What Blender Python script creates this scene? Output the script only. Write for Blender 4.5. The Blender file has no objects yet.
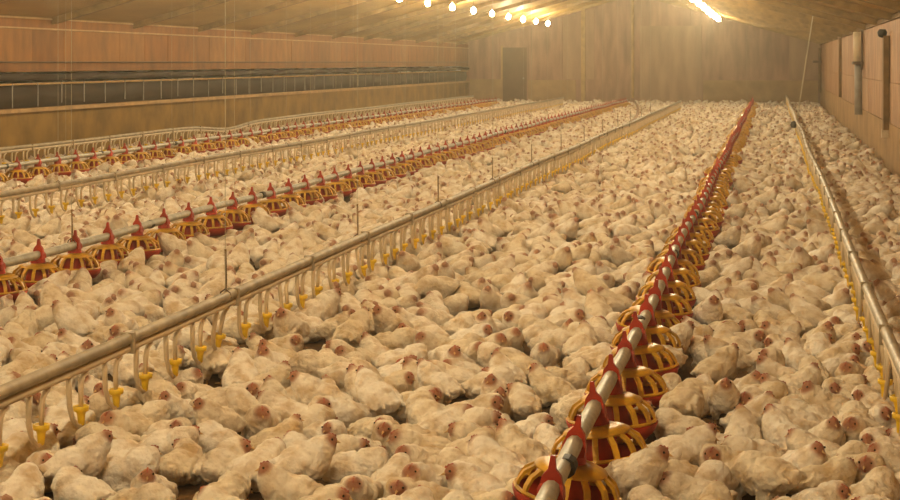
import bpy, bmesh, math, random
import numpy as np
from mathutils import Vector, Matrix, noise as mnoise

R = random.Random(11)
scene = bpy.context.scene
COL = scene.collection

# ------------------------------------------------------------------ camera
F_PX, HX, HY = 1700.0, 772.0, 62.0          # focal length in px, vanishing point of the house axis
TH = math.atan((HX - 450.0) / F_PX)
CT, ST = math.cos(TH), math.sin(TH)
CAMZ = 1.65
cd = bpy.data.cameras.new('camera')
cam = bpy.data.objects.new('camera', cd)
COL.objects.link(cam)
cd.sensor_width = 36.0
cd.lens = 36.0 * F_PX / 900.0
cd.shift_y = -(250.0 - HY) / 900.0
cd.clip_start = 0.05
cd.clip_end = 300
cam.location = (0, 0, CAMZ)
cam.rotation_euler = (math.pi / 2, 0, TH)
scene.camera = cam

# ------------------------------------------------------------------ world, exposure
w = bpy.data.worlds.new('world')
scene.world = w
w.use_nodes = True
nt = w.node_tree
bg = nt.nodes['Background']
bg.inputs['Color'].default_value = (0.9, 0.62, 0.3, 1)
bg.inputs['Strength'].default_value = 0.0
HAZE = 0.0034
vs = nt.nodes.new('ShaderNodeVolumeScatter')
vs.inputs['Color'].default_value = (1.0, 0.86, 0.62, 1)
vs.inputs['Density'].default_value = HAZE
vs.inputs['Anisotropy'].default_value = 0.82
nt.links.new(vs.outputs[0], nt.nodes['World Output'].inputs['Volume'])
scene.view_settings.view_transform = 'Standard'
scene.view_settings.look = 'None'
scene.view_settings.gamma = 1
scene.view_settings.use_curve_mapping = False
scene.view_settings.exposure = 0.0
LAMP_STRENGTH = 640.0
LAMP_COLOR = (1.0, 0.83, 0.52, 1)

# ------------------------------------------------------------------ layout (L = metres left of the camera, x = -L)
WALL_R, WALL_L, END, BACK = -1.75, 11.4, 64.0, -8.0
EAVE, PITCH = 2.36, 0.275
RIDGE_L = (WALL_R + WALL_L) / 2
def roof_z(L):
    return EAVE + PITCH * (min(L - WALL_R, WALL_L - L))
def y_at(L, zc):
    return (zc - L * ST) / CT
def zc_of(x, y):
    return -x * ST + y * CT
def px_of(x, y, z):
    d = zc_of(x, y)
    xr = x * CT + y * ST
    return 450 + F_PX * xr / d, HY + F_PX * (CAMZ - z) / d

# ------------------------------------------------------------------ materials
def mat(name, col, rough=0.6, metal=0.0, var=0.15, scale=6.0, stretch=(1, 1, 1), bump=0.0, bscale=40.0, emit=None, col2=None, spec=0.3, trans=0.0):
    m = bpy.data.materials.new(name)
    m.use_nodes = True
    t = m.node_tree
    b = t.nodes['Principled BSDF']
    b.inputs['Roughness'].default_value = rough
    b.inputs['Metallic'].default_value = metal
    b.inputs['Specular IOR Level'].default_value = spec
    if emit:
        b.inputs['Emission Color'].default_value = emit[0]
        b.inputs['Emission Strength'].default_value = emit[1]
    geo = t.nodes.new('ShaderNodeNewGeometry')
    mp = t.nodes.new('ShaderNodeMapping')
    mp.inputs['Scale'].default_value = stretch
    t.links.new(geo.outputs['Position'], mp.inputs['Vector'])
    n = t.nodes.new('ShaderNodeTexNoise')
    n.inputs['Scale'].default_value = scale
    n.inputs['Detail'].default_value = 5
    t.links.new(mp.outputs[0], n.inputs['Vector'])
    rp = t.nodes.new('ShaderNodeValToRGB')
    c2 = col2 or tuple(max(0, c * (1 - var * 2.2)) for c in col)
    c1 = tuple(min(1, c * (1 + var)) for c in col)
    rp.color_ramp.elements[0].position = 0.3
    rp.color_ramp.elements[1].position = 0.7
    rp.color_ramp.elements[0].color = (*c2, 1)
    rp.color_ramp.elements[1].color = (*c1, 1)
    t.links.new(n.outputs['Fac'], rp.inputs['Fac'])
    t.links.new(rp.outputs['Color'], b.inputs['Base Color'])
    if bump:
        n2 = t.nodes.new('ShaderNodeTexNoise')
        n2.inputs['Scale'].default_value = bscale
        n2.inputs['Detail'].default_value = 4
        t.links.new(mp.outputs[0], n2.inputs['Vector'])
        bp = t.nodes.new('ShaderNodeBump')
        bp.inputs['Strength'].default_value = bump
        bp.inputs['Distance'].default_value = 0.01
        t.links.new(n2.outputs['Fac'], bp.inputs['Height'])
        t.links.new(bp.outputs[0], b.inputs['Normal'])
    return m

M = {}
M['litter'] = mat('litter', (0.12, 0.062, 0.022), 0.95, scale=9, var=0.25, bump=0.8, bscale=70)
M['ply'] = mat('plywood', (0.25, 0.085, 0.007), 0.75, scale=2.2, stretch=(1.6, 1.6, 0.8), var=0.16, bump=0.1)
M['ply2'] = mat('plywood_dark', (0.22, 0.08, 0.010), 0.75, scale=2.2, stretch=(1.6, 1.6, 0.8), var=0.16, bump=0.1)
M['ply3'] = mat('plywood_pale', (0.29, 0.115, 0.020), 0.75, scale=2.2, stretch=(1.6, 1.6, 0.8), var=0.16, bump=0.1)
M['ply4'] = mat('plywood_pink', (0.37, 0.195, 0.095), 0.75, scale=2.2, stretch=(1.6, 1.6, 0.8), var=0.14, bump=0.1)
M['ply5'] = mat('plywood_pink_pale', (0.40, 0.225, 0.115), 0.75, scale=2.2, stretch=(1.6, 1.6, 0.8), var=0.14, bump=0.1)
M['concrete'] = mat('concrete', (0.26, 0.145, 0.032), 0.9, scale=2.0, var=0.2, bump=0.2)
M['kerb2'] = mat('kerb_pale', (0.36, 0.22, 0.10), 0.9, scale=2.0, var=0.12, bump=0.2)
M['rafter'] = mat('rafter_wood', (0.27, 0.16, 0.05), 0.8, scale=5, var=0.2)
M['ceil'] = mat('ceiling_sheet', (0.42, 0.25, 0.055), 0.7, scale=1.2, stretch=(1, .25, 1), var=0.15)
M['ceil2'] = mat('ceiling_sheet_b', (0.39, 0.23, 0.05), 0.7, scale=1.2, stretch=(1, .25, 1), var=0.15)
M['beam'] = mat('beam_wood', (0.20, 0.11, 0.035), 0.8, scale=5, var=0.2)
M['trim'] = mat('pale_trim', (0.44, 0.26, 0.10), 0.7, scale=5, var=0.12)
M['curtain'] = mat('curtain_cloth', (0.035, 0.015, 0.004), 0.8, scale=2.5, stretch=(1, .6, 3), var=0.25, bump=0.3, bscale=8)
M['endwall'] = mat('end_panel', (0.35, 0.19, 0.115), 0.75, scale=2.5, stretch=(1.5, 1.5, .3), var=0.18)
M['enddoor'] = mat('end_door', (0.37, 0.22, 0.125), 0.7, scale=2, stretch=(1.5, 1.5, .3), var=0.12)
M['darkdoor'] = mat('dark_door', (0.15, 0.075, 0.03), 0.7, scale=2, var=0.15)
M['steel'] = mat('galvanised', (0.40, 0.36, 0.27), 0.45, metal=0.15, scale=14, var=0.15, spec=0.5)
M['rail'] = mat('rail_aluminium', (0.38, 0.30, 0.19), 0.5, metal=0.1, scale=10, var=0.15)
M['pvc'] = mat('cream_pvc', (0.62, 0.48, 0.30), 0.45, scale=8, var=0.1)
M['red'] = mat('red_plastic', (0.40, 0.030, 0.006), 0.5, scale=12, var=0.2, spec=0.3)
M['orange'] = mat('yellow_grill_plastic', (0.64, 0.33, 0.02), 0.4, scale=12, var=0.18, spec=0.5)
M['yellow'] = mat('yellow_cup_plastic', (0.85, 0.54, 0.015), 0.4, scale=12, var=0.12, spec=0.5)
M['black'] = mat('black_rubber', (0.03, 0.025, 0.02), 0.6, var=0.1)
M['cord'] = mat('cord', (0.50, 0.42, 0.28), 0.8, var=0.1)
M['cable'] = mat('dark_cable', (0.12, 0.07, 0.04), 0.7, var=0.1)
M['hose'] = mat('tan_hose', (0.24, 0.11, 0.03), 0.6, var=0.1)
M['socket'] = mat('lamp_socket', (0.7, 0.65, 0.55), 0.5, var=0.05)
M['bulb'] = mat('lit_bulb', (1, 0.9, 0.7), 0.3, var=0.0, emit=(LAMP_COLOR, LAMP_STRENGTH))
M['beak'] = mat('beak_horn', (0.62, 0.38, 0.15), 0.5, var=0.1)
M['comb'] = mat('comb_skin', (0.42, 0.12, 0.07), 0.6, scale=60, var=0.15)
M['eye'] = mat('eye', (0.015, 0.01, 0.008), 0.15, var=0.0, spec=0.6)
M['shank'] = mat('leg_skin', (0.66, 0.42, 0.16), 0.6, scale=60, var=0.15)
M['greypipe'] = mat('grey_pipe', (0.33, 0.29, 0.24), 0.5, var=0.15)

def feather_mat(name, per_object):
    m = bpy.data.materials.new(name)
    m.use_nodes = True
    t = m.node_tree
    b = t.nodes['Principled BSDF']
    b.inputs['Roughness'].default_value = 0.85
    b.inputs['Specular IOR Level'].default_value = 0.1
    b.inputs['Sheen Weight'].default_value = 0.15
    geo = t.nodes.new('ShaderNodeNewGeometry')
    n = t.nodes.new('ShaderNodeTexNoise')
    n.inputs['Scale'].default_value = 13
    n.inputs['Detail'].default_value = 4
    t.links.new(geo.outputs['Position'], n.inputs['Vector'])
    rp = t.nodes.new('ShaderNodeValToRGB')
    rp.color_ramp.elements[0].position = 0.32
    rp.color_ramp.elements[0].color = (0.64, 0.49, 0.32, 1)
    rp.color_ramp.elements[1].position = 0.56
    rp.color_ramp.elements[1].color = (0.88, 0.80, 0.68, 1)
    t.links.new(n.outputs['Fac'], rp.inputs['Fac'])
    if per_object:
        oi = t.nodes.new('ShaderNodeObjectInfo')
        rnd = oi.outputs['Random']
    else:
        at = t.nodes.new('ShaderNodeAttribute')
        at.attribute_name = 'tint'
        rnd = at.outputs['Fac']
    rp2 = t.nodes.new('ShaderNodeValToRGB')
    rp2.color_ramp.elements[0].color = (0.84, 0.78, 0.66, 1)
    rp2.color_ramp.elements[1].color = (1, 1, 1, 1)
    t.links.new(rnd, rp2.inputs['Fac'])
    mx = t.nodes.new('ShaderNodeMix')
    mx.data_type = 'RGBA'
    mx.blend_type = 'MULTIPLY'
    mx.inputs['Factor'].default_value = 1
    t.links.new(rp.outputs['Color'], mx.inputs[6])
    t.links.new(rp2.outputs['Color'], mx.inputs[7])
    sk = t.nodes.new('ShaderNodeAttribute')
    sk.attribute_name = 'skin'
    mx2 = t.nodes.new('ShaderNodeMix')
    mx2.data_type = 'RGBA'
    mx2.inputs[7].default_value = (0.36, 0.165, 0.095, 1)
    t.links.new(sk.outputs['Fac'], mx2.inputs['Factor'])
    t.links.new(mx.outputs[2], mx2.inputs[6])
    t.links.new(mx2.outputs[2], b.inputs['Base Color'])
    n2 = t.nodes.new('ShaderNodeTexNoise')
    n2.inputs['Scale'].default_value = 48
    n2.inputs['Detail'].default_value = 3
    t.links.new(geo.outputs['Position'], n2.inputs['Vector'])
    bp = t.nodes.new('ShaderNodeBump')
    bp.inputs['Strength'].default_value = 0.7
    bp.inputs['Distance'].default_value = 0.018
    t.links.new(n2.outputs['Fac'], bp.inputs['Height'])
    t.links.new(bp.outputs[0], b.inputs['Normal'])
    return m
M['feather'] = feather_mat('feathers', True)
M['feather_far'] = feather_mat('feathers_flock', False)

# ------------------------------------------------------------------ mesh builder
class MB:
    def __init__(s):
        s.v, s.f, s.m, s.mats, s.cur = [], [], [], [], 0
    def use(s, m):
        if m not in s.mats:
            s.mats.append(m)
        s.cur = s.mats.index(m)
        return s
    def add(s, vs_, fs_):
        o = len(s.v)
        s.v += [tuple(p) for p in vs_]
        for f in fs_:
            s.f.append(tuple(i + o for i in f))
            s.m.append(s.cur)
        return s
    def box(s, a, b):
        x0, y0, z0 = a
        x1, y1, z1 = b
        return s.add([(x0, y0, z0), (x1, y0, z0), (x1, y1, z0), (x0, y1, z0), (x0, y0, z1), (x1, y0, z1), (x1, y1, z1), (x0, y1, z1)],
                     [(0, 3, 2, 1), (4, 5, 6, 7), (0, 1, 5, 4), (1, 2, 6, 5), (2, 3, 7, 6), (3, 0, 4, 7)])
    def tube(s, pts, r, seg=8, cap=True):
        pts = [Vector(p) for p in pts]
        n = len(pts)
        rs = r if isinstance(r, (list, tuple)) else [r] * n
        vv, ff = [], []
        up = None
        for i, p in enumerate(pts):
            d = (pts[min(i + 1, n - 1)] - pts[max(i - 1, 0)]).normalized()
            if up is None:
                up = Vector((0, 0, 1)) if abs(d.z) < 0.9 else Vector((1, 0, 0))
            a = d.cross(up).normalized()
            up = a.cross(d).normalized()
            for k in range(seg):
                t = 2 * math.pi * k / seg
                vv.append(p + (a * math.cos(t) + up * math.sin(t)) * rs[i])
        for i in range(n - 1):
            for k in range(seg):
                k2 = (k + 1) % seg
                ff.append((i * seg + k, i * seg + k2, (i + 1) * seg + k2, (i + 1) * seg + k))
        if cap:
            ff.append(tuple(range(seg))[::-1])
            ff.append(tuple((n - 1) * seg + k for k in range(seg)))
        return s.add(vv, ff)
    def lathe(s, prof, c=(0, 0, 0), seg=18, close=False):
        vv, ff = [], []
        n = len(prof)
        for (r, z) in prof:
            for k in range(seg):
                t = 2 * math.pi * k / seg
                vv.append((c[0] + r * math.cos(t), c[1] + r * math.sin(t), c[2] + z))
        rng = n if close else n - 1
        for i in range(rng):
            j = (i + 1) % n
            for k in range(seg):
                k2 = (k + 1) % seg
                ff.append((i * seg + k, i * seg + k2, j * seg + k2, j * seg + k))
        if not close:
            ff.append(tuple(range(seg))[::-1])
            ff.append(tuple((n - 1) * seg + k for k in range(seg)))
        return s.add(vv, ff)
    def ball(s, c, r, seg=8, rings=6):
        rr = r if isinstance(r, tuple) else (r, r, r)
        vv, ff = [(c[0], c[1], c[2] - rr[2])], []
        for i in range(1, rings):
            p = -math.pi / 2 + math.pi * i / rings
            for k in range(seg):
                t = 2 * math.pi * k / seg
                vv.append((c[0] + rr[0] * math.cos(p) * math.cos(t), c[1] + rr[1] * math.cos(p) * math.sin(t), c[2] + rr[2] * math.sin(p)))
        vv.append((c[0], c[1], c[2] + rr[2]))
        for k in range(seg):
            ff.append((0, 1 + (k + 1) % seg, 1 + k))
        for i in range(rings - 2):
            for k in range(seg):
                a = 1 + i * seg
                k2 = (k + 1) % seg
                ff.append((a + k, a + k2, a + seg + k2, a + seg + k))
        a = 1 + (rings - 2) * seg
        for k in range(seg):
            ff.append((a + k, a + (k + 1) % seg, len(vv) - 1))
        return s.add(vv, ff)
    def mesh(s, name, m=None, smooth=False):
        me = bpy.data.meshes.new(name)
        me.from_pydata(s.v, [], s.f)
        for x in (s.mats or [m]):
            me.materials.append(M[x] if isinstance(x, str) else x)
        if s.mats:
            me.polygons.foreach_set('material_index', s.m)
        if smooth:
            me.polygons.foreach_set('use_smooth', [True] * len(me.polygons))
        me.update()
        return me
    def build(s, name, m=None, parent=None, smooth=False):
        return link(name, s.mesh(name, m, smooth), parent)

def link(name, me, parent=None, loc=(0, 0, 0), rot=(0, 0, 0), scale=None):
    o = bpy.data.objects.new(name, me)
    COL.objects.link(o)
    o.location = loc
    o.rotation_euler = rot
    if scale:
        o.scale = (scale,) * 3
    if parent:
        o.parent = parent
    return o

def tag(o, label=None, cat=None, group=None, kind=None):
    for k, v in (('label', label), ('category', cat), ('group', group), ('kind', kind)):
        if v:
            o[k] = v
    return o

def empty(name, loc, rot=(0, 0, 0)):
    o = link(name, None, None, loc, rot)
    o.empty_display_size = 0.1
    return o

ONES = ['', 'first', 'second', 'third', 'fourth', 'fifth', 'sixth', 'seventh', 'eighth', 'ninth', 'tenth', 'eleventh', 'twelfth', 'thirteenth', 'fourteenth', 'fifteenth', 'sixteenth', 'seventeenth', 'eighteenth', 'nineteenth']
TENS = ['', '', 'twent', 'thirt', 'fort', 'fift', 'sixt', 'sevent', 'eight', 'ninet']
def ordinal(n):
    if n < 20:
        return ONES[n]
    if n >= 100:
        return 'hundredth' if n == 100 else 'hundred-and-' + ordinal(n - 100)
    t, u = divmod(n, 10)
    return TENS[t] + ('ieth' if u == 0 else 'y-' + ONES[u])

# ------------------------------------------------------------------ chicken meshes (placed further down)
def ell(bm_, c, r, pitch=0.0, yaw=0.0, seg=16, rings=12):
    mtx = Matrix.Translation(c) @ Matrix.Rotation(yaw, 4, 'Z') @ Matrix.Rotation(pitch, 4, 'Y') @ Matrix.Diagonal((*r, 1))
    u = MB().ball((0, 0, 0), 1.0, seg, rings)
    bm_.add([mtx @ Vector(p) for p in u.v], u.f)

# pose: (word, body lift, body pitch, head position, head direction)
POSES = [
    ('resting', 0.0, 0.0, (.138, .008, .185), (.94, .1, -.15)),
    ('resting', 0.0, 0.03, (.115, .058, .178), (.4, .9, -.15)),
    ('dozing', 0.0, -.05, (.160, -.02, .115), (.9, -.2, -.35)),
    ('resting', 0.0, 0.0, (.105, -.055, .175), (.35, -.93, -.15)),
    ('standing', .085, -.20, (.150, .0, .310), (1, 0, -.12)),
    ('alert', 0.0, -.10, (.128, .015, .222), (.97, .2, -.05)),
    ('pecking', .075, .12, (.210, .02, .130), (.75, .1, -.65)),
    ('preening', .0, .0, (.045, .080, .165), (-.7, .65, -.3)),
]
def bird_bm(pose, head=True):
    word, lift, pitch, hp_, hd = pose
    bm_ = MB()
    P = Matrix.Translation((0, 0, .09 + lift)) @ Matrix.Rotation(pitch, 4, 'Y')
    def E(c, r, p=0.0, yw=0.0):
        ell(bm_, P @ Vector((c[0], c[1], c[2] - .09)), r, p + pitch, yw)
    E((-.005, 0, .094), (.130, .098, .092))
    E((.066, 0, .086), (.078, .088, .083))
    E((-.085, 0, .095), (.078, .070, .062))
    E((-.138, 0, .106), (.048, .044, .026), .40)
    E((-.155, 0, .114), (.032, .032, .014), .55)
    for s in (-1, 1):
        E((-.025, s * .080, .098), (.100, .024, .058), -.12, -s * .10)
        E((-.105, s * .060, .100), (.060, .016, .024), -.15, -s * .25)
        E((.045, s * .070, .110), (.040, .030, .040))
        if lift:
            ell(bm_, (-.01, s * .055, .04 + lift * .75), (.042, .034, .062), .1)
        else:
            ell(bm_, (.03, s * .072, .032), (.055, .035, .032))
    a = P @ Vector((.085, 0, .035))
    bq = Vector(hp_)
    n = 7
    for i in range(n + 1):
        t = i / n
        mid = a.lerp(bq, t)
        mid += Vector((.018 * math.sin(math.pi * t), 0, .012 * math.sin(math.pi * t)))
        r = .062 * (1 - t) ** 1.2 + .027
        ell(bm_, mid, (r, r * .95, r), seg=12, rings=8)
    h = Vector(hd).normalized()
    if head:
        ell(bm_, bq + h * .004, (.035, .030, .032), seg=12, rings=10)
        ell(bm_, bq + h * .024 + Vector((0, 0, -.004)), (.020, .018, .019), seg=10, rings=8)
    return bm_

def evaluated(bm_, voxel, smooth, ratio=None):
    me = bpy.data.meshes.new('tmp')
    me.from_pydata(bm_.v, [], bm_.f)
    me.update()
    o = bpy.data.objects.new('tmp', me)
    COL.objects.link(o)
    md = o.modifiers.new('r', 'REMESH')
    md.mode = 'VOXEL'
    md.voxel_size = voxel
    sm = o.modifiers.new('s', 'SMOOTH')
    sm.factor = .5
    sm.iterations = smooth
    if ratio:
        dc = o.modifiers.new('d', 'DECIMATE')
        dc.ratio = ratio
    dg = bpy.context.evaluated_depsgraph_get()
    out = bpy.data.meshes.new_from_object(o.evaluated_get(dg))
    bpy.data.objects.remove(o)
    bpy.data.meshes.remove(me)
    return out

def decimated(me, ratio):
    o = bpy.data.objects.new('tmp', me)
    COL.objects.link(o)
    dc = o.modifiers.new('d', 'DECIMATE')
    dc.ratio = min(1.0, ratio)
    out = bpy.data.meshes.new_from_object(o.evaluated_get(bpy.context.evaluated_depsgraph_get()))
    bpy.data.objects.remove(o)
    return out

def skin_weights(co, pose):
    h = np.array(pose[3])
    d = np.array(Vector(pose[4]).normalized())
    c = h + d * .014
    dist = np.linalg.norm(co - c, axis=1)
    return np.clip((.050 - dist) / .018, 0, 1)

class Kind:
    pass
KINDS = []
for i, pose in enumerate(POSES):
    k = Kind()
    k.word = pose[0]
    me = evaluated(bird_bm(pose), .0075, 3)
    pco = [v_.co.copy() for v_ in me.vertices]
    pno = [v_.normal.copy() for v_ in me.vertices]
    hq = Vector(pose[3])
    out = []
    for c_, n_ in zip(pco, pno):
        q_ = c_ * 26 + Vector((i * 3.1, 0, 0))
        out += list(c_ + n_ * (.0075 * mnoise.noise(q_) + .0045 * mnoise.noise(q_ * 2.3)) * min(1, max(0, ((c_ - hq).length - .03) / .03)))
    me.vertices.foreach_set('co', out)
    me.update()
    me.name = 'body'
    co = np.empty(len(me.vertices) * 3)
    me.vertices.foreach_get('co', co)
    at_ = me.attributes.new('skin', 'FLOAT', 'POINT')
    at_.data.foreach_set('value', skin_weights(co.reshape(-1, 3), pose))
    me.materials.clear()
    me.materials.append(M['feather'])
    me.polygons.foreach_set('use_smooth', [True] * len(me.polygons))
    k.body = me
    # low meshes: (verts, tris, skin)
    k.lod = []
    bq_ = bmesh.new()
    bmesh.ops.create_icosphere(bq_, subdivisions=1, radius=1.0)
    bq_.verts.index_update()
    iv = np.array([tuple(v_.co) for v_ in bq_.verts])
    it = np.array([[v_.index for v_ in f_.verts] for f_ in bq_.faces])
    bq_.free()
    hc = np.array(pose[3]) + np.array(Vector(pose[4]).normalized()) * .012
    src = evaluated(bird_bm(pose, False), .014, 2)
    n0 = sum(len(p_.vertices) - 2 for p_ in src.polygons)
    for tris_target in (430, 120, 56):
        m0 = decimated(src, tris_target / n0)
        m0.calc_loop_triangles()
        v = np.empty(len(m0.vertices) * 3)
        m0.vertices.foreach_get('co', v)
        v = v.reshape(-1, 3)
        tr = np.empty(len(m0.loop_triangles) * 3, dtype=np.int64)
        m0.loop_triangles.foreach_get('vertices', tr)
        hv = iv * np.array((.036, .033, .034)) + hc
        sk = np.concatenate([skin_weights(v, pose) * .7, np.full(len(hv), .88)])
        k.lod.append((np.concatenate([v, hv]), np.concatenate([tr.reshape(-1, 3), it + len(v)]), sk))
        bpy.data.meshes.remove(m0)
    # small parts
    h = Vector(pose[3])
    d = Vector(pose[4]).normalized()
    up = Vector((0, 0, 1))
    sd = d.cross(up).normalized()
    up = sd.cross(d).normalized()
    tip = h + d * .064 - up * .010
    base = h + d * .036 - up * .003
    k.beak = MB().add([base + sd * .008, base + up * .008, base - sd * .008, base - up * .008, tip], [(0, 1, 4), (1, 2, 4), (2, 3, 4), (3, 0, 4), (3, 2, 1, 0)]).mesh('beak', 'beak')
    prof = [(.034, .014), (.030, .030), (.022, .026), (.014, .038), (.006, .031), (-.004, .038), (-.012, .027), (-.018, .016), (.008, .012)]
    n = len(prof)
    vv = [h + d * a + up * (.014 + (c - .014) * .62 + .006) + sd * s for s in (-.0035, .0035) for (a, c) in prof]
    k.comb = MB().add(vv, [tuple(range(n))[::-1], tuple(range(n, 2 * n))] + [(j, (j + 1) % n, n + (j + 1) % n, n + j) for j in range(n)]).mesh('comb', 'comb')
    k.wattle = MB().ball(h + d * .028 - up * .024, (.008, .008, .012), 6, 5).mesh('wattle', 'comb', True)
    k.eyes = [MB().ball(h + d * .020 + up * .008 + sd * s * .0270, .0058, 6, 5).mesh('eye', 'eye', True) for s in (-1, 1)]
    k.legs = []
    if pose[1]:
        for s in (-1, 1):
            b = MB()
            b.tube([(-.01, s * .055, .10), (-.015, s * .055, .06), (0, s * .055, .008)], [.012, .008, .007], 6)
            for a in (-.5, 0, .5):
                b.tube([(0, s * .055, .008), (.05 * math.cos(a), s * .055 + .05 * math.sin(a), .006)], [.006, .004], 5)
            b.tube([(0, s * .055, .008), (-.025, s * .055, .006)], [.006, .004], 5)
            k.legs.append(b.mesh('leg', 'shank', True))
    KINDS.append(k)

# ------------------------------------------------------------------ setting: floor, walls, ceiling
xl, xr = -WALL_L, -WALL_R
floor = tag(MB().box((xl - .3, BACK - .3, -0.2), (xr + .3, END + .3, 0)).build('floor', 'litter'), 'brown litter floor of the broiler house', kind='structure')

# left wall
wl = tag(MB().box((xl - .3, BACK, 0), (xl, END, 0.87)).box((xl - .3, BACK, 1.49), (xl - .05, END, EAVE + .1)).build('wall_left', 'concrete'),
         'long left side wall of plywood over a concrete kerb', kind='structure')
MB().box((xl - .3, BACK, 0.87), (xl + .07, END, 0.93)).build('ledge', 'trim', wl)
MB().box((xl - .05, BACK, 1.50), (xl - .005, END, 1.635)).build('lower_board', 'ply2', wl)
MB().box((xl - .05, BACK, 2.165), (xl + .03, END, 2.19)).build('batten', 'trim', wl)
MB().box((xl - .05, BACK, 2.19), (xl - .01, END, 2.325)).build('upper_board', 'ply', wl)
MB().box((xl - .05, BACK, 2.325), (xl + .03, END, 2.35)).build('batten', 'trim', wl)
SH = 1.22
sheets = [MB().box((-.05, .004, 1.66), (-.002, SH - .004, 2.16)).mesh('plywood_sheet', k) for k in ('ply', 'ply2', 'ply3')]
y = 14.0
while y < END - .1:
    me = sheets[R.randrange(3)]
    if y + SH > END:
        break
    link('plywood_sheet', me, wl, (xl + R.uniform(-.004, .004), y, 0))
    y += SH
MB().box((xl - .05, BACK, 1.66), (xl - .006, 14.0, 2.16)).build('plywood_sheet', 'ply', wl)
MB().box((xl - .05, y, 1.66), (xl - .006, END, 2.16)).build('plywood_sheet', 'ply2', wl)

# curtain in the left wall opening
cu = empty('ventilation_curtain', (xl, BACK, 0.93))
tag(cu, 'dark cloth ventilation curtain with its rolled top along the left wall', 'curtain')
b = MB()
nseg = 220
pts_top, vv, ff = [], [], []
for i in range(nseg + 1):
    yy = (END - BACK) * i / nseg
    off = 0.03 * math.sin(yy * 2.1) + 0.02 * math.sin(yy * 5.3)
    vv += [(-.10 + off * .3, yy, 0.0), (-.05 + off, yy, .18), (-.08 + off * .5, yy, .38), (-.14 + off * .5, yy, .38), (-.14, yy, 0)]
for i in range(nseg):
    for k in range(5):
        k2 = (k + 1) % 5
        ff.append((i * 5 + k, i * 5 + k2, (i + 1) * 5 + k2, (i + 1) * 5 + k))
b.add(vv, ff)
b.build('cloth', 'curtain', cu, True)
MB().tube([(-.03, 0, .375), (-.03, END - BACK, .375)], .018, 6).build('hem_pipe', 'trim', cu)
pts = [(-.02 + .008 * math.sin(i * 1.7), (END - BACK) * i / 160, .48 + .012 * math.sin(i * .9)) for i in range(161)]
MB().tube(pts, [.062 + .012 * math.sin(i * 2.3) for i in range(161)], 8).build('curtain_roll', 'curtain', cu, True)
strap = MB().box((-.006, -.007, 0), (.006, .007, .37)).mesh('strap', 'greypipe')
yy = 16.0
while yy < 58:
    link('strap', strap, cu, (-.005, yy - BACK, R.uniform(0.0, .06)))
    yy += 0.92
tag(MB().tube([(xl + .02, BACK, 1.648), (xl + .02, END, 1.648)], .014, 6).build('wall_cable', 'cable'), 'thin dark cable strung along the left plywood wall', 'cable')

# right wall
wr = tag(MB().box((xr + .05, BACK, 0), (xr + .3, END, EAVE + .1)).build('wall_right', 'concrete'), 'long right side wall of pinkish plywood sheets over a kerb', kind='structure')
MB().box((xr - .01, BACK, 0), (xr + .05, END, .72)).build('kerb', 'kerb2', wr)
rs_lo = [MB().box((0, .004, .725), (.05, SH - .004, 1.335)).mesh('plywood_sheet', k) for k in ('ply5', 'ply4', 'ply5')]
rs_hi = [MB().box((0, .004, 1.345), (.05, SH - .004, 2.30)).mesh('plywood_sheet', k) for k in ('ply4', 'ply5', 'ply4')]
y = 8.0
while y + SH < END:
    link('plywood_sheet', rs_lo[R.randrange(3)], wr, (xr + R.uniform(.002, .008), y, 0))
    link('plywood_sheet', rs_hi[R.randrange(3)], wr, (xr + R.uniform(.006, .012), y, 0))
    y += SH
MB().box((xr + .01, BACK, .725), (xr + .05, 8.0, 2.30)).build('plywood_sheet', 'ply4', wr)
MB().box((xr + .01, y, .725), (xr + .05, END, 2.30)).build('plywood_sheet', 'ply4', wr)
MB().box((xr - .03, BACK, 2.27), (xr + .05, END, 2.33)).build('eave_board', 'beam', wr)

# fittings on the right wall
def ywall(px):
    return y_at(WALL_R, F_PX * 1.75 / CT / (px - HX))
yw = ywall(889)
t = tag(empty('wall_post', (xr, yw, 0)), 'brown wooden post with a black fitting at its top, on right wall', 'post')
MB().box((-.09, -.13, .62), (-.005, .13, 2.05)).build('timber', 'beam', t)
MB().lathe([(.02, 0), (.06, .02), (.075, .08), (.05, .13)], (-.10, 0, 2.02), 12).build('black_fitting', 'black', t, True)
MB().box((-.11, -.09, .50), (-.005, .09, .62)).build('white_foot', 'pvc', t)
yw = ywall(863)
t = tag(empty('wall_downpipe', (xr, yw, 0)), 'grey downpipe with pale upper half and cross bracket, on right wall', 'pipe')
MB().tube([(-.09, 0, .62), (-.09, 0, 1.64)], .075, 10).build('lower_pipe', 'greypipe', t, True)
MB().tube([(-.09, 0, 1.66), (-.09, 0, 2.24)], .10, 10).build('upper_pipe', 'pvc', t, True)
MB().box((-.20, -.32, 1.60), (-.005, .32, 1.66)).build('cross_bracket', 'cable', t)
MB().tube([(-.04, -.42, 1.5), (-.04, -.42, 2.26)], .02, 6).build('cable', 'cable', t)
yw = ywall(841.5)
t = tag(MB().box((xr - .07, yw - .10, .75), (xr - .003, yw + .10, 2.26)).build('wall_batten', 'beam'), 'slim dark batten on right wall beyond the grey downpipe', 'batten')
yw = ywall(821.5)
t = tag(empty('wall_valve_pipe', (xr, yw, 0)), 'thin dark pipe with a short crossbar at the far end of right wall', 'pipe')
MB().tube([(-.06, 0, .55), (-.06, 0, 2.15)], .05, 8).build('riser', 'beam', t)
MB().box((-.30, -.4, 1.62), (.0, .4, 1.70)).build('crossbar', 'cable', t)

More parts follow.
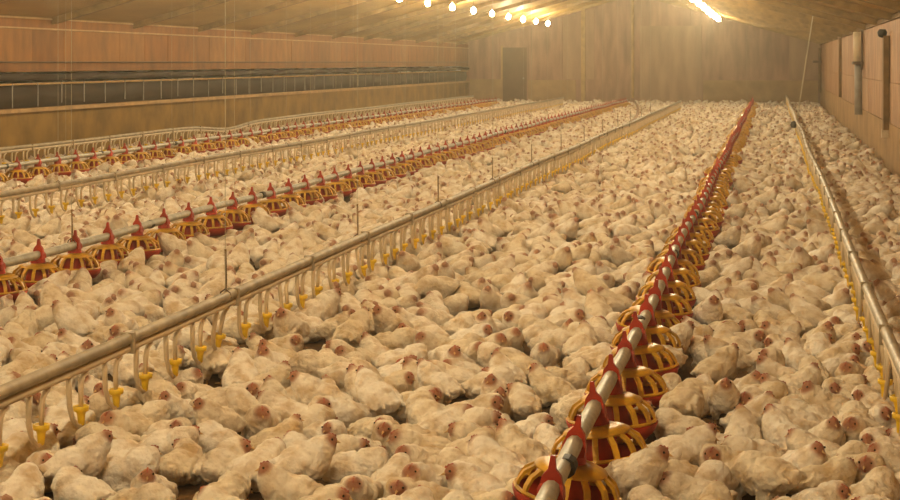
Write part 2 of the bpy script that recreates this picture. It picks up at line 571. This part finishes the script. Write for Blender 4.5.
# ceiling
b = MB()
RZ = roof_z(RIDGE_L)
b.add([(xl - .3, BACK - .3, EAVE - .3 * PITCH + .06), (-RIDGE_L, BACK - .3, RZ + .06), (-RIDGE_L, END + .3, RZ + .06), (xl - .3, END + .3, EAVE - .3 * PITCH + .06),
       (xr + .3, BACK - .3, EAVE - .3 * PITCH + .06), (xr + .3, END + .3, EAVE - .3 * PITCH + .06),
       (xl - .3, BACK - .3, EAVE + .16), (-RIDGE_L, BACK - .3, RZ + .2), (-RIDGE_L, END + .3, RZ + .2), (xl - .3, END + .3, EAVE + .16),
       (xr + .3, BACK - .3, EAVE + .16), (xr + .3, END + .3, EAVE + .16)],
      [(0, 1, 2, 3), (1, 4, 5, 2), (6, 9, 8, 7), (7, 8, 11, 10), (0, 6, 7, 1), (1, 7, 10, 4), (3, 2, 8, 9), (2, 5, 11, 8), (0, 3, 9, 6), (4, 10, 11, 5)])
ce = tag(b.build('ceiling', 'beam'), 'low pitched ceiling of pale sheets and dark rafters', kind='structure')
half = RIDGE_L - WALL_R
BAY = 3.55
y0 = y_at(WALL_L, 27.4) - BAY * 7
NP = 4
def slab(La, Lb, ya, yb, za, zb):
    # slab following the slope between L values
    return MB().add([(-La, ya, roof_z(La) + za), (-Lb, ya, roof_z(Lb) + za), (-Lb, yb, roof_z(Lb) + za), (-La, yb, roof_z(La) + za),
                     (-La, ya, roof_z(La) + zb), (-Lb, ya, roof_z(Lb) + zb), (-Lb, yb, roof_z(Lb) + zb), (-La, yb, roof_z(La) + zb)],
                    [(0, 3, 2, 1), (4, 5, 6, 7), (0, 1, 5, 4), (1, 2, 6, 5), (2, 3, 7, 6), (3, 0, 4, 7)])
pan_meshes = []
for side in (0, 1):
    for k in range(NP):
        a, c = half * k / NP + .004, half * (k + 1) / NP - .004
        La, Lb = (WALL_R + a, WALL_R + c) if side == 0 else (WALL_L - a, WALL_L - c)
        pan_meshes.append([slab(La, Lb, .006, BAY - .006, 0, .05).mesh('ceiling_sheet', q) for q in ('ceil', 'ceil2')])
raft = [slab(WALL_R + .02, RIDGE_L - .02, -.06, .06, -.11, -.002).mesh('rafter', 'rafter'), slab(WALL_L - .02, RIDGE_L + .02, -.06, .06, -.11, -.002).mesh('rafter', 'rafter')]
yy = y0
while yy < END:
    if yy + BAY > BACK:
        for pm in pan_meshes:
            if yy + BAY < END + .3:
                link('ceiling_sheet', pm[R.randrange(2)], ce, (0, yy, 0))
        if yy > BACK:
            for r_ in raft:
                link('rafter', r_, ce, (0, yy, 0))
    yy += BAY

# end wall and back wall
def gable(name, ya, yb, m):
    return MB().add([(xl - .3, ya, 0), (xr + .3, ya, 0), (xr + .3, ya, EAVE + .02), (-RIDGE_L, ya, RZ + .1), (xl - .3, ya, EAVE + .02),
                     (xl - .3, yb, 0), (xr + .3, yb, 0), (xr + .3, yb, EAVE + .02), (-RIDGE_L, yb, RZ + .1), (xl - .3, yb, EAVE + .02)],
                    [(0, 1, 2, 3, 4), (9, 8, 7, 6, 5), (0, 5, 6, 1), (1, 6, 7, 2), (2, 7, 8, 3), (3, 8, 9, 4), (4, 9, 5, 0)]).build(name, m)
we = tag(gable('wall_end', END, END + .3, 'endwall'), 'far gable end wall of brown boards', kind='structure')
wb = tag(gable('wall_back', BACK - .3, BACK, 'ply'), 'gable wall behind the viewer', kind='structure')
def L_end(px):
    # L on the end wall seen at px
    k = HX - px
    return k * CT * CT * END / (F_PX - k * CT * ST)
def zpx(py, L):
    return CAMZ - (py - HY) * (L * ST + END * CT) / F_PX
L = WALL_L
for p0, p1, m_, zt in ((470, 503, 'kerb2', .95), (528, 576, 'kerb2', .92), (703, 818, 'kerb2', .92)):
    a, c = min(L_end(p0), WALL_L - .01), max(L_end(p1), WALL_R + .01)
    MB().box((-a, END - .08, 0), (-c, END, zt)).box((-a, END - .11, zt), (-c, END, zt + .05)).build('kerb', m_, we)
# vertical boards on the end wall
Lb_ = WALL_L - .02
while Lb_ > WALL_R + .3:
    wd = 1.2
    c = max(Lb_ - wd, WALL_R + .02)
    mid = (Lb_ + c) / 2
    z0 = 1.0
    o = MB().add([(-Lb_ + .006, END - .035, z0), (-c - .006, END - .035, z0), (-c - .006, END - .035, min(roof_z(c), RZ)), (-Lb_ + .006, END - .035, min(roof_z(Lb_), RZ)),
                  (-Lb_ + .006, END - .001, z0), (-c - .006, END - .001, z0), (-c - .006, END - .001, roof_z(c)), (-Lb_ + .006, END - .001, roof_z(Lb_))],
                 [(0, 1, 2, 3), (7, 6, 5, 4), (0, 4, 5, 1), (1, 5, 6, 2), (2, 6, 7, 3), (3, 7, 4, 0)]).build('wall_board', R.choice(['endwall', 'endwall', 'enddoor']), we)
    Lb_ = c
# door 1: dark personnel door, door 2: big double door
d1 = tag(MB().box((-L_end(503), END - .06, 0), (-L_end(527), END - .036, 2.2)).build('door_1', 'darkdoor'), 'dark narrow door in the far end wall', kind='structure')
MB().box((-L_end(503) - .07, END - .075, 0), (-L_end(503), END - .036, 2.27)).build('door_frame', 'trim', d1)
MB().box((-L_end(527), END - .075, 0), (-L_end(527) + .07, END - .036, 2.27)).build('door_frame', 'endwall', d1)
MB().box((-L_end(523), END - .10, 1.0), (-L_end(524.5), END - .06, 1.06)).build('handle', 'steel', d1)
d2 = tag(MB().box((-L_end(640), END - .10, .05), (-L_end(702), END - .04, 3.0)).build('door_2', 'enddoor'), 'large pale brown double door in the far end wall', kind='structure')
a, c = L_end(640), L_end(702)
for q in (a, (a + c) / 2 + .05, c + .1):
    MB().box((-q, END - .13, .05), (-q + .1, END - .10, 3.0)).build('stile', 'enddoor', d2)
MB().box((-a, END - .13, 1.3), (-c, END - .10, 1.42)).build('cross_rail', 'enddoor', d2)
t1 = tag(MB().box((-L_end(581.5), END - .16, 0), (-L_end(585.5), END - .04, 3.9)).build('trim_1', 'trim'), 'pale vertical post on the far end wall', kind='structure')
t2 = tag(MB().tube([(-L_end(633), END - .12, 0.3), (-L_end(633), END - .12, 4.0)], .05, 8).build('trim_2', 'trim'), 'pale vertical pipe on the far end wall', kind='structure')

# ------------------------------------------------------------------ lamps: two rows under the ceiling
bulb_me = MB().lathe([(.014, .075), (.028, .055), (.058, .015), (.066, -.03), (.048, -.078), (.010, -.095)], (0, 0, 0), 8).mesh('bulb', 'bulb', True)
sock_me = MB().lathe([(.012, .13), (.024, .12), (.026, .07), (.02, .06)], (0, 0, 0), 10).mesh('socket', 'socket', True)
def lamp(L, zc, z, label):
    t = empty('hanging_bulb', (-L, y_at(L, zc), z))
    tag(t, label, 'lamp', 'bare bulbs in two rows under the ceiling')
    link('bulb', bulb_me, t)
    link('socket', sock_me, t)
    top = roof_z(L) - z
    MB().tube([(0, 0, .12), (0, 0, top)], .006, 5).build('cord', 'cable', t)
for L, z, zmax, nm in ((7.85, 3.04, 60.6, 'left'), (1.75, 3.10, 56.5, 'right')):
    zc, k = zmax, 1
    while zc > -6:
        d = 'lit bare bulb, %s from the far end wall in the %s lamp row' % (ordinal(k), nm)
        lamp(L, zc, z, d)
        zc -= 3.02
        k += 1

# ------------------------------------------------------------------ feeder lines
FZ = 0.338
PAN_UP = 0.055
FL = [('right', 0.655), ('middle', 4.94), ('far left', 9.47)]
seg = 20
dish_me = MB().lathe([(.10, .035), (.15, .045), (.178, .075), (.192, .108), (.186, .112), (.170, .085), (.14, .062), (.09, .055)], seg=seg).mesh('dish', 'red', True)
g = MB()
NS = 14
def ring(b, r, z, rad, n=20):
    vv, ff = [], []
    for i in range(n):
        t = 2 * math.pi * i / n
        for k in range(5):
            u = 2 * math.pi * k / 5
            rr = r + rad * math.cos(u)
            vv.append((rr * math.cos(t), rr * math.sin(t), z + rad * math.sin(u)))
    for i in range(n):
        for k in range(5):
            ff.append((i * 5 + k, ((i + 1) % n) * 5 + k, ((i + 1) % n) * 5 + (k + 1) % 5, i * 5 + (k + 1) % 5))
    b.add(vv, ff)
ring(g, .182, .118, .008)
ring(g, .085, .205, .009)
for i in range(NS):
    t = 2 * math.pi * i / NS
    c, s = math.cos(t), math.sin(t)
    prof = [(.083, .205), (.125, .198), (.162, .172), (.178, .142), (.183, .118)]
    px_, py_ = -s * .0105, c * .0105
    vv, ff = [], []
    for (r, z) in prof:
        vv += [(r * c + px_, r * s + py_, z), (r * c - px_, r * s - py_, z), (r * c * .95 - px_, r * s * .95 - py_, z - .008), (r * c * .95 + px_, r * s * .95 + py_, z - .008)]
    for j in range(len(prof) - 1):
        for k in range(4):
            ff.append((j * 4 + k, j * 4 + (k + 1) % 4, (j + 1) * 4 + (k + 1) % 4, (j + 1) * 4 + k))
    g.add(vv, ff)
grill_me = g.mesh('grill', 'orange')
# sloped shoulder ring of the grill
sh_me = MB().lathe([(.050, .224), (.092, .217), (.128, .202), (.128, .193), (.092, .206), (.050, .213)], seg=seg, close=True).mesh('grill_collar', 'orange', True)
cone_me = MB().lathe([(.088, .062), (.080, .12), (.064, .185), (.052, .215), (.046, .25), (.040, .275)], seg=14).mesh('drop_cone', 'red', True)
cb = MB()
rows = [(.042, .040, .252), (.040, .030, .285), (.035, .013, .300), (.030, .013, .322), (.012, .011, .345), (.007, .008, .385)]
cv, cf = [], []
for (a_, c_, z_) in rows:
    cv += [(-a_, -c_, z_), (a_, -c_, z_), (a_, c_, z_), (-a_, c_, z_)]
for j in range(len(rows) - 1):
    for q in range(4):
        cf.append((j * 4 + q, j * 4 + (q + 1) % 4, j * 4 + 4 + (q + 1) % 4, j * 4 + 4 + q))
cb.add(cv, cf + [(3, 2, 1, 0), tuple(len(cv) - 4 + q for q in range(4))])
clamp_me = cb.mesh('pipe_clamp', 'red')
def joined(meshes):
    b = MB()
    for me in meshes:
        b.use(me.materials[0])
        b.add([tuple(v.co) for v in me.vertices], [tuple(p.vertices) for p in me.polygons])
    return b.mesh('feeder_pan')
far_pan = joined([dish_me, grill_me, sh_me, cone_me, clamp_me])
PANS = []
for nm, L in FL:
    zend = 60.0 if nm != 'middle' else 59.0
    t = empty('feeder_line', (-L, 0, FZ))
    tag(t, '%s feed pipe carrying its row of red and yellow feeder pans' % nm, 'feed pipe', 'feed pipes along the house')
    ys, ye = BACK + 1.0, y_at(L, zend)
    pts = []
    yy = ys
    while yy < ye:
        pts.append((.012 * math.sin(yy * .8 + L), yy, .008 * math.sin(yy * 1.1 + L)))
        yy += 1.0
    pts.append((0, ye, 0))
    MB().tube(pts, .030, 10).build('feed_pipe', 'steel', t, True)
    cp = MB().tube([(0, -.035, 0), (0, .035, 0)], .034, 10).mesh('coupling', 'black')
    # pans
    ph = y_at(L, {'right': 4.62, 'middle': F_PX * 4.94 / CT / (HX - 37.0), 'far left': 22.3}[nm])
    SP = .617
    k0 = 1
    yy = ph
    while zc_of(-L, yy) > {'right': 4.4, 'middle': 9.8, 'far left': 20.0}[nm]:
        yy -= SP
    yy += SP
    k = 1
    while yy < ye - .3:
        zc = zc_of(-L, yy)
        rot = (R.uniform(-.03, .03), R.gauss(0, .07) if nm == 'right' else R.gauss(0, .03), R.uniform(0, 6.28))
        lab = '%s feeder pan from the near end of the %s feed pipe' % (ordinal(k), nm)
        gx = -L + .012 * math.sin(yy * .8 + L)
        gname = 'feeder pans on the %s feed pipe' % nm
        # pivot at the pipe
        Mx = Matrix.Translation((gx, yy, FZ)) @ Matrix.Rotation(rot[1], 4, 'Y') @ Matrix.Rotation(rot[0], 4, 'X') @ Matrix.Translation((0, 0, -FZ + PAN_UP))
        if zc < 34:
            p = empty('feeder_pan', (0, 0, 0))
            p.matrix_world = Mx
            link('dish', dish_me, p)
            gr = link('grill', grill_me, p, rot=(0, 0, rot[2]))
            link('grill_collar', sh_me, gr)
            link('drop_cone', cone_me, p)
            link('pipe_clamp', clamp_me, p)
        else:
            p = link('feeder_pan', far_pan)
            p.matrix_world = Mx
        tag(p, lab, 'feeder pan', gname)
        PANS.append((gx, yy))
        if k % 5 == 2:
            link('coupling', cp, t, (0, yy + .30, 0))
        k += 1
        yy += SP

# ------------------------------------------------------------------ drinker lines
DZ = .415
DL = [('right', -.50), ('near', 2.74), ('middle left', 6.85), ('far left', 10.35)]
def drinker_z(nm, yy):
    z = .006 * math.sin(yy * .7)
    if nm == 'far left':
        z -= .10 * math.exp(-((yy - y_at(10.35, 32.8)) / 1.3) ** 2)
    return z
# one nipple arm: a feed leg ending at the cup and a return leg beside it
ab = MB()
ab.tube([(0, .06, -.02), (0, .03, -.028), (0, .008, -.05), (0, 0, -.085), (0, 0, -.155)], [.013, .012, .012, .012, .010], 6)
ab.tube([(0, -.115, -.015), (0, -.117, -.07), (0, -.112, -.13), (0, -.085, -.185), (0, -.03, -.225), (0, -.004, -.222)], [.013, .012, .011, .010, .009, .007], 6)
arm_me = ab.mesh('nipple_arm', 'pvc', True)
cup_me = MB().lathe([(.006, -.228), (.013, -.222), (.017, -.185), (.020, -.172), (.032, -.166), (.034, -.146), (.026, -.146), (.02, -.16)], seg=10).mesh('drip_cup', 'yellow', True)
fb = MB()
fb.use('pvc').tube([(0, .05, -.02), (0, .005, -.05), (0, 0, -.155)], .012, 4, False)
fb.tube([(0, -.115, -.015), (0, -.112, -.13), (0, -.03, -.222)], .011, 4, False)
fb.use('yellow').lathe([(.008, -.228), (.018, -.172), (.033, -.15)], seg=5)
DSP = .362
for nm, L in DL:
    ye = y_at(L, {'right': 60.0, 'near': 52.0, 'middle left': 57.0, 'far left': 60.0}[nm])
    t = empty('drinker_line', (-L, 0, DZ))
    tag(t, '%s drinker line with cream pipe, drop arms and yellow cups' % nm, 'drinker line', 'drinker lines along the house')
    pts = []
    yy = BACK + 1.0
    while yy < ye:
        pts.append((.010 * math.sin(yy * .5 + L), yy, drinker_z(nm, yy)))
        yy += .6
    MB().tube(pts, .018, 8).build('water_pipe', 'pvc', t, True)
    MB().tube([(p[0], p[1], p[2] + .042) for p in pts], .027, 8).build('support_rail', 'rail', t, True)
    clip = MB().box((-.03, -.012, -.02), (.03, .012, .07)).mesh('rail_clip', 'rail')
    yy = y_at(L, {'right': 6.0, 'near': F_PX * L / CT / (HX - 2) - DSP, 'middle left': 15.0, 'far left': 22.6}[nm])
    fr = MB()
    k = 0
    while yy < ye - .2:
        zc = zc_of(-L, yy)
        x0 = .010 * math.sin(yy * .5 + L)
        z0 = drinker_z(nm, yy)
        if zc < 34:
            a = link('nipple_arm', arm_me, t, (x0, yy, z0), (0, R.gauss(0, .05), 0))
            link('drip_cup', cup_me, a)
            if k % 4 == 0:
                link('rail_clip', clip, t, (x0, yy + .15, z0))
        else:
            for mi, mm in enumerate(fb.mats):
                fr.use(mm)
                fs = [f for f, q in zip(fb.f, fb.m) if q == mi]
                fr.add([(p[0] + x0, p[1] + yy, p[2] + z0) for p in fb.v], fs)
        k += 1
        yy += DSP
    o = fr.build('distant_nipple_arms', None, t)
    o['kind'] = 'stuff'

# suspension cords
def cord(L, zc, z, label, Ltop=None, r=.0016, loop=False, group=None):
    yy = y_at(L, zc)
    Lt = L if Ltop is None else Ltop
    zt = roof_z(Lt) - .002
    t = empty('suspension_cord', (-L, yy, z))
    MB().tube([(0, 0, 0), (-Lt + L, 0, zt - z)], r, 5).build('cord', 'cord', t)
    h = MB()
    h.tube([(-.031, 0, -.03), (-.024, 0, .0), (0, 0, .018), (.024, 0, .0), (.031, 0, -.03)], .004, 5)
    h.build('hook', 'cable', t)
    if loop:
        MB().tube([(0, .004, -.02), (.0, .012, .06), (0, .008, .14), (0, .003, .22)], .006, 5).build('adjuster', 'beam', t)
    tag(t, label, 'cord', group)
for k in range(12):
    cord(2.74, 8.67 + 2.76 * k, DZ + .06, '%s hanging cord along the near drinker line, counted from the camera' % ordinal(k + 1), loop=True, group='cords of the near drinker line')
for k in range(10):
    cord(4.94, 12.2 + 3.7 * k, FZ + .03, '%s hanging cord along the middle feed pipe, counted from the camera' % ordinal(k + 1), loop=(k == 0), group='cords of the middle feed pipe')
for k in range(6):
    cord(6.85, 16.6 + 3.9 * k, DZ + .06, '%s hanging cord along the middle left drinker line, counted from the camera' % ordinal(k + 1), group='cords of the middle left drinker line')
for k in range(6):
    cord(9.47, 23.2 + 4.1 * k, FZ + .03, '%s hanging cord along the far left feed pipe, counted from the camera' % ordinal(k + 1), group='cords of the far left feed pipe')
cord(-.50, 34.6, DZ + .06, 'slanting dark cord holding up the right drinker line by its weight', Ltop=-.82, r=.012)
yy = y_at(-.5, 34.4)
tag(MB().lathe([(.02, 0), (.06, .01), (.075, .06), (.06, .12), (.02, .14)], (.5 - .06, yy, DZ - .10), 10).build('line_weight', 'black', None, True), 'small dark weight at the right drinker line under its slanting cord', 'weight')
cord(.655, 45.0, FZ + .03, 'thin cord above the right feed pipe near the far end')

# hose hanging off the far end of the middle feed pipe
def at(px, py, zc):
    # a point seen at that place at that depth
    xr_ = (px - 450) / F_PX * zc
    return Vector((xr_ * CT - zc * ST, xr_ * ST + zc * CT, CAMZ - (py - HY) * zc / F_PX))
hp = [at(u_, v_, 1.38 * F_PX / (v_ - HY)) for u_, v_ in ((635, 102), (637, 105), (638, 109), (637.5, 114), (635, 119), (630, 123), (624, 126), (619, 128))]
tag(MB().tube(hp, .036, 6).build('slack_hose', 'hose', None, True), 'slack tan hose curving from the far end of the middle feed pipe', 'hose')

# ------------------------------------------------------------------ chickens
# scatter the flock
WEI = [.22, .15, .08, .15, .09, .20, .04, .07]
CUM = np.cumsum(WEI)
cell = .23
grid = {}
birds = []
RB = .062
bare = [(at(475, 285, 10.6), .22), (at(300, 250, 12.8), .18), (at(735, 300, 10.5), .14), (at(95, 445, 6.6), .12)]
bare = [(p.x, p.y, r) for p, r in bare]
pan_grid = {}
for (gx, gy) in PANS:
    pan_grid.setdefault(int(gy), []).append((gx, gy))
def try_bird(x, yv, ang):
    c, s = math.cos(ang), math.sin(ang)
    cs = [(x + c * o, yv + s * o) for o in (.048, 0, -.048)]
    for (qx, qy) in cs:
        if qx < xl + .16 or qx > xr - .16 or qy > END - .25:
            return False
    for gy in (int(yv) - 1, int(yv), int(yv) + 1):
        for (gx, py_) in pan_grid.get(gy, ()):
            for (qx, qy) in cs:
                if (qx - gx) ** 2 + (qy - py_) ** 2 < .25 ** 2:
                    return False
    for (bx, by, br) in bare:
        if (x - bx) ** 2 + (yv - by) ** 2 < br * br:
            return False
    ci, cj = int(x // cell), int(yv // cell)
    for i in (-1, 0, 1):
        for j in (-1, 0, 1):
            for b_ in grid.get((ci + i, cj + j), ()):
                for (qx, qy) in cs:
                    for (ox, oy) in b_:
                        if (qx - ox) ** 2 + (qy - oy) ** 2 < (2 * RB) ** 2:
                            return False
    grid.setdefault((ci, cj), []).append(cs)
    birds.append((x, yv, ang))
    return True
area = (xr - xl) * (END - 3.0)
tries = int(area * 110)
for _ in range(tries):
    try_bird(R.uniform(xl, xr), R.uniform(3.0, END), R.uniform(-math.pi, math.pi))

near, rest = [], []
for (x, yv, ang) in birds:
    zc = zc_of(x, yv)
    ok = False
    if zc > 1:
        u, v = px_of(x, yv, .16)
        ok = -12 < u < 912 and v < 503
    kk = int(np.searchsorted(CUM, R.random() * CUM[-1]))
    sc = .77 * R.uniform(.92, 1.12)
    (near if ok else rest).append((zc, x, yv, ang, kk, sc))
near.sort()
rest += near[300:]
near = near[:300]
counts = {}
for (zc, x, yv, ang, kk, sc) in near:
    k = KINDS[kk]
    t = empty('chicken', (x, yv, 0), (0, 0, ang))
    t.scale = (sc,) * 3
    link('body', k.body, t)
    link('beak', k.beak, t)
    link('comb', k.comb, t)
    link('wattle', k.wattle, t)
    for e in k.eyes:
        link('eye', e, t)
    for l_ in k.legs:
        link('leg', l_, t)
    # direction in the picture
    rel = (ang - (math.pi / 2 + TH) + 2 * math.pi) % (2 * math.pi)
    face = ['facing away', 'facing left', 'facing us', 'facing right'][int(((rel + math.pi / 4) % (2 * math.pi)) // (math.pi / 2))]
    Lc = -x
    if Lc > 4.94:
        al = 'left of the middle feed pipe'
    elif Lc > 2.74:
        al = 'between middle feed pipe and near drinker line'
    elif Lc > .655:
        al = 'between near drinker line and right feed pipe'
    elif Lc > -.5:
        al = 'between right feed pipe and right drinker line'
    else:
        al = 'along the right wall'
    key = (k.word, face, al)
    counts[key] = counts.get(key, 0) + 1
    o_ = ordinal(counts[key])
    tag(t, '%s nearest %s white chicken %s, %s' % (o_, k.word, face, al), 'chicken', 'white chickens on the litter')

# the rest of the flock: one mesh
VV, TT, SS, TI = [], [], [], []
off = 0
for (zc, x, yv, ang, kk, sc) in rest:
    v, tr, sk = KINDS[kk].lod[0 if zc < 17 else 1 if zc < 32 else 2]
    c, s = math.cos(ang) * sc, math.sin(ang) * sc
    q = np.empty_like(v)
    q[:, 0] = v[:, 0] * c - v[:, 1] * s + x
    q[:, 1] = v[:, 0] * s + v[:, 1] * c + yv
    q[:, 2] = v[:, 2] * sc
    VV.append(q)
    TT.append(tr + off)
    SS.append(sk)
    TI.append(np.full(len(v), R.random()))
    off += len(v)
VV = np.concatenate(VV)
TT = np.concatenate(TT)
me = bpy.data.meshes.new('chicken_flock')
me.vertices.add(len(VV))
me.vertices.foreach_set('co', VV.ravel())
me.loops.add(len(TT) * 3)
me.loops.foreach_set('vertex_index', TT.ravel().astype(np.int32))
me.polygons.add(len(TT))
me.polygons.foreach_set('loop_start', np.arange(0, len(TT) * 3, 3, dtype=np.int32))
me.polygons.foreach_set('use_smooth', np.ones(len(TT), dtype=bool))
me.update(calc_edges=True)
a1 = me.attributes.new('skin', 'FLOAT', 'POINT')
a1.data.foreach_set('value', np.concatenate(SS))
a2 = me.attributes.new('tint', 'FLOAT', 'POINT')
a2.data.foreach_set('value', np.concatenate(TI))
me.materials.append(M['feather_far'])
fl = link('chicken_flock', me)
tag(fl, 'dense flock of white chickens filling the house towards the far wall', 'flock', kind='stuff')
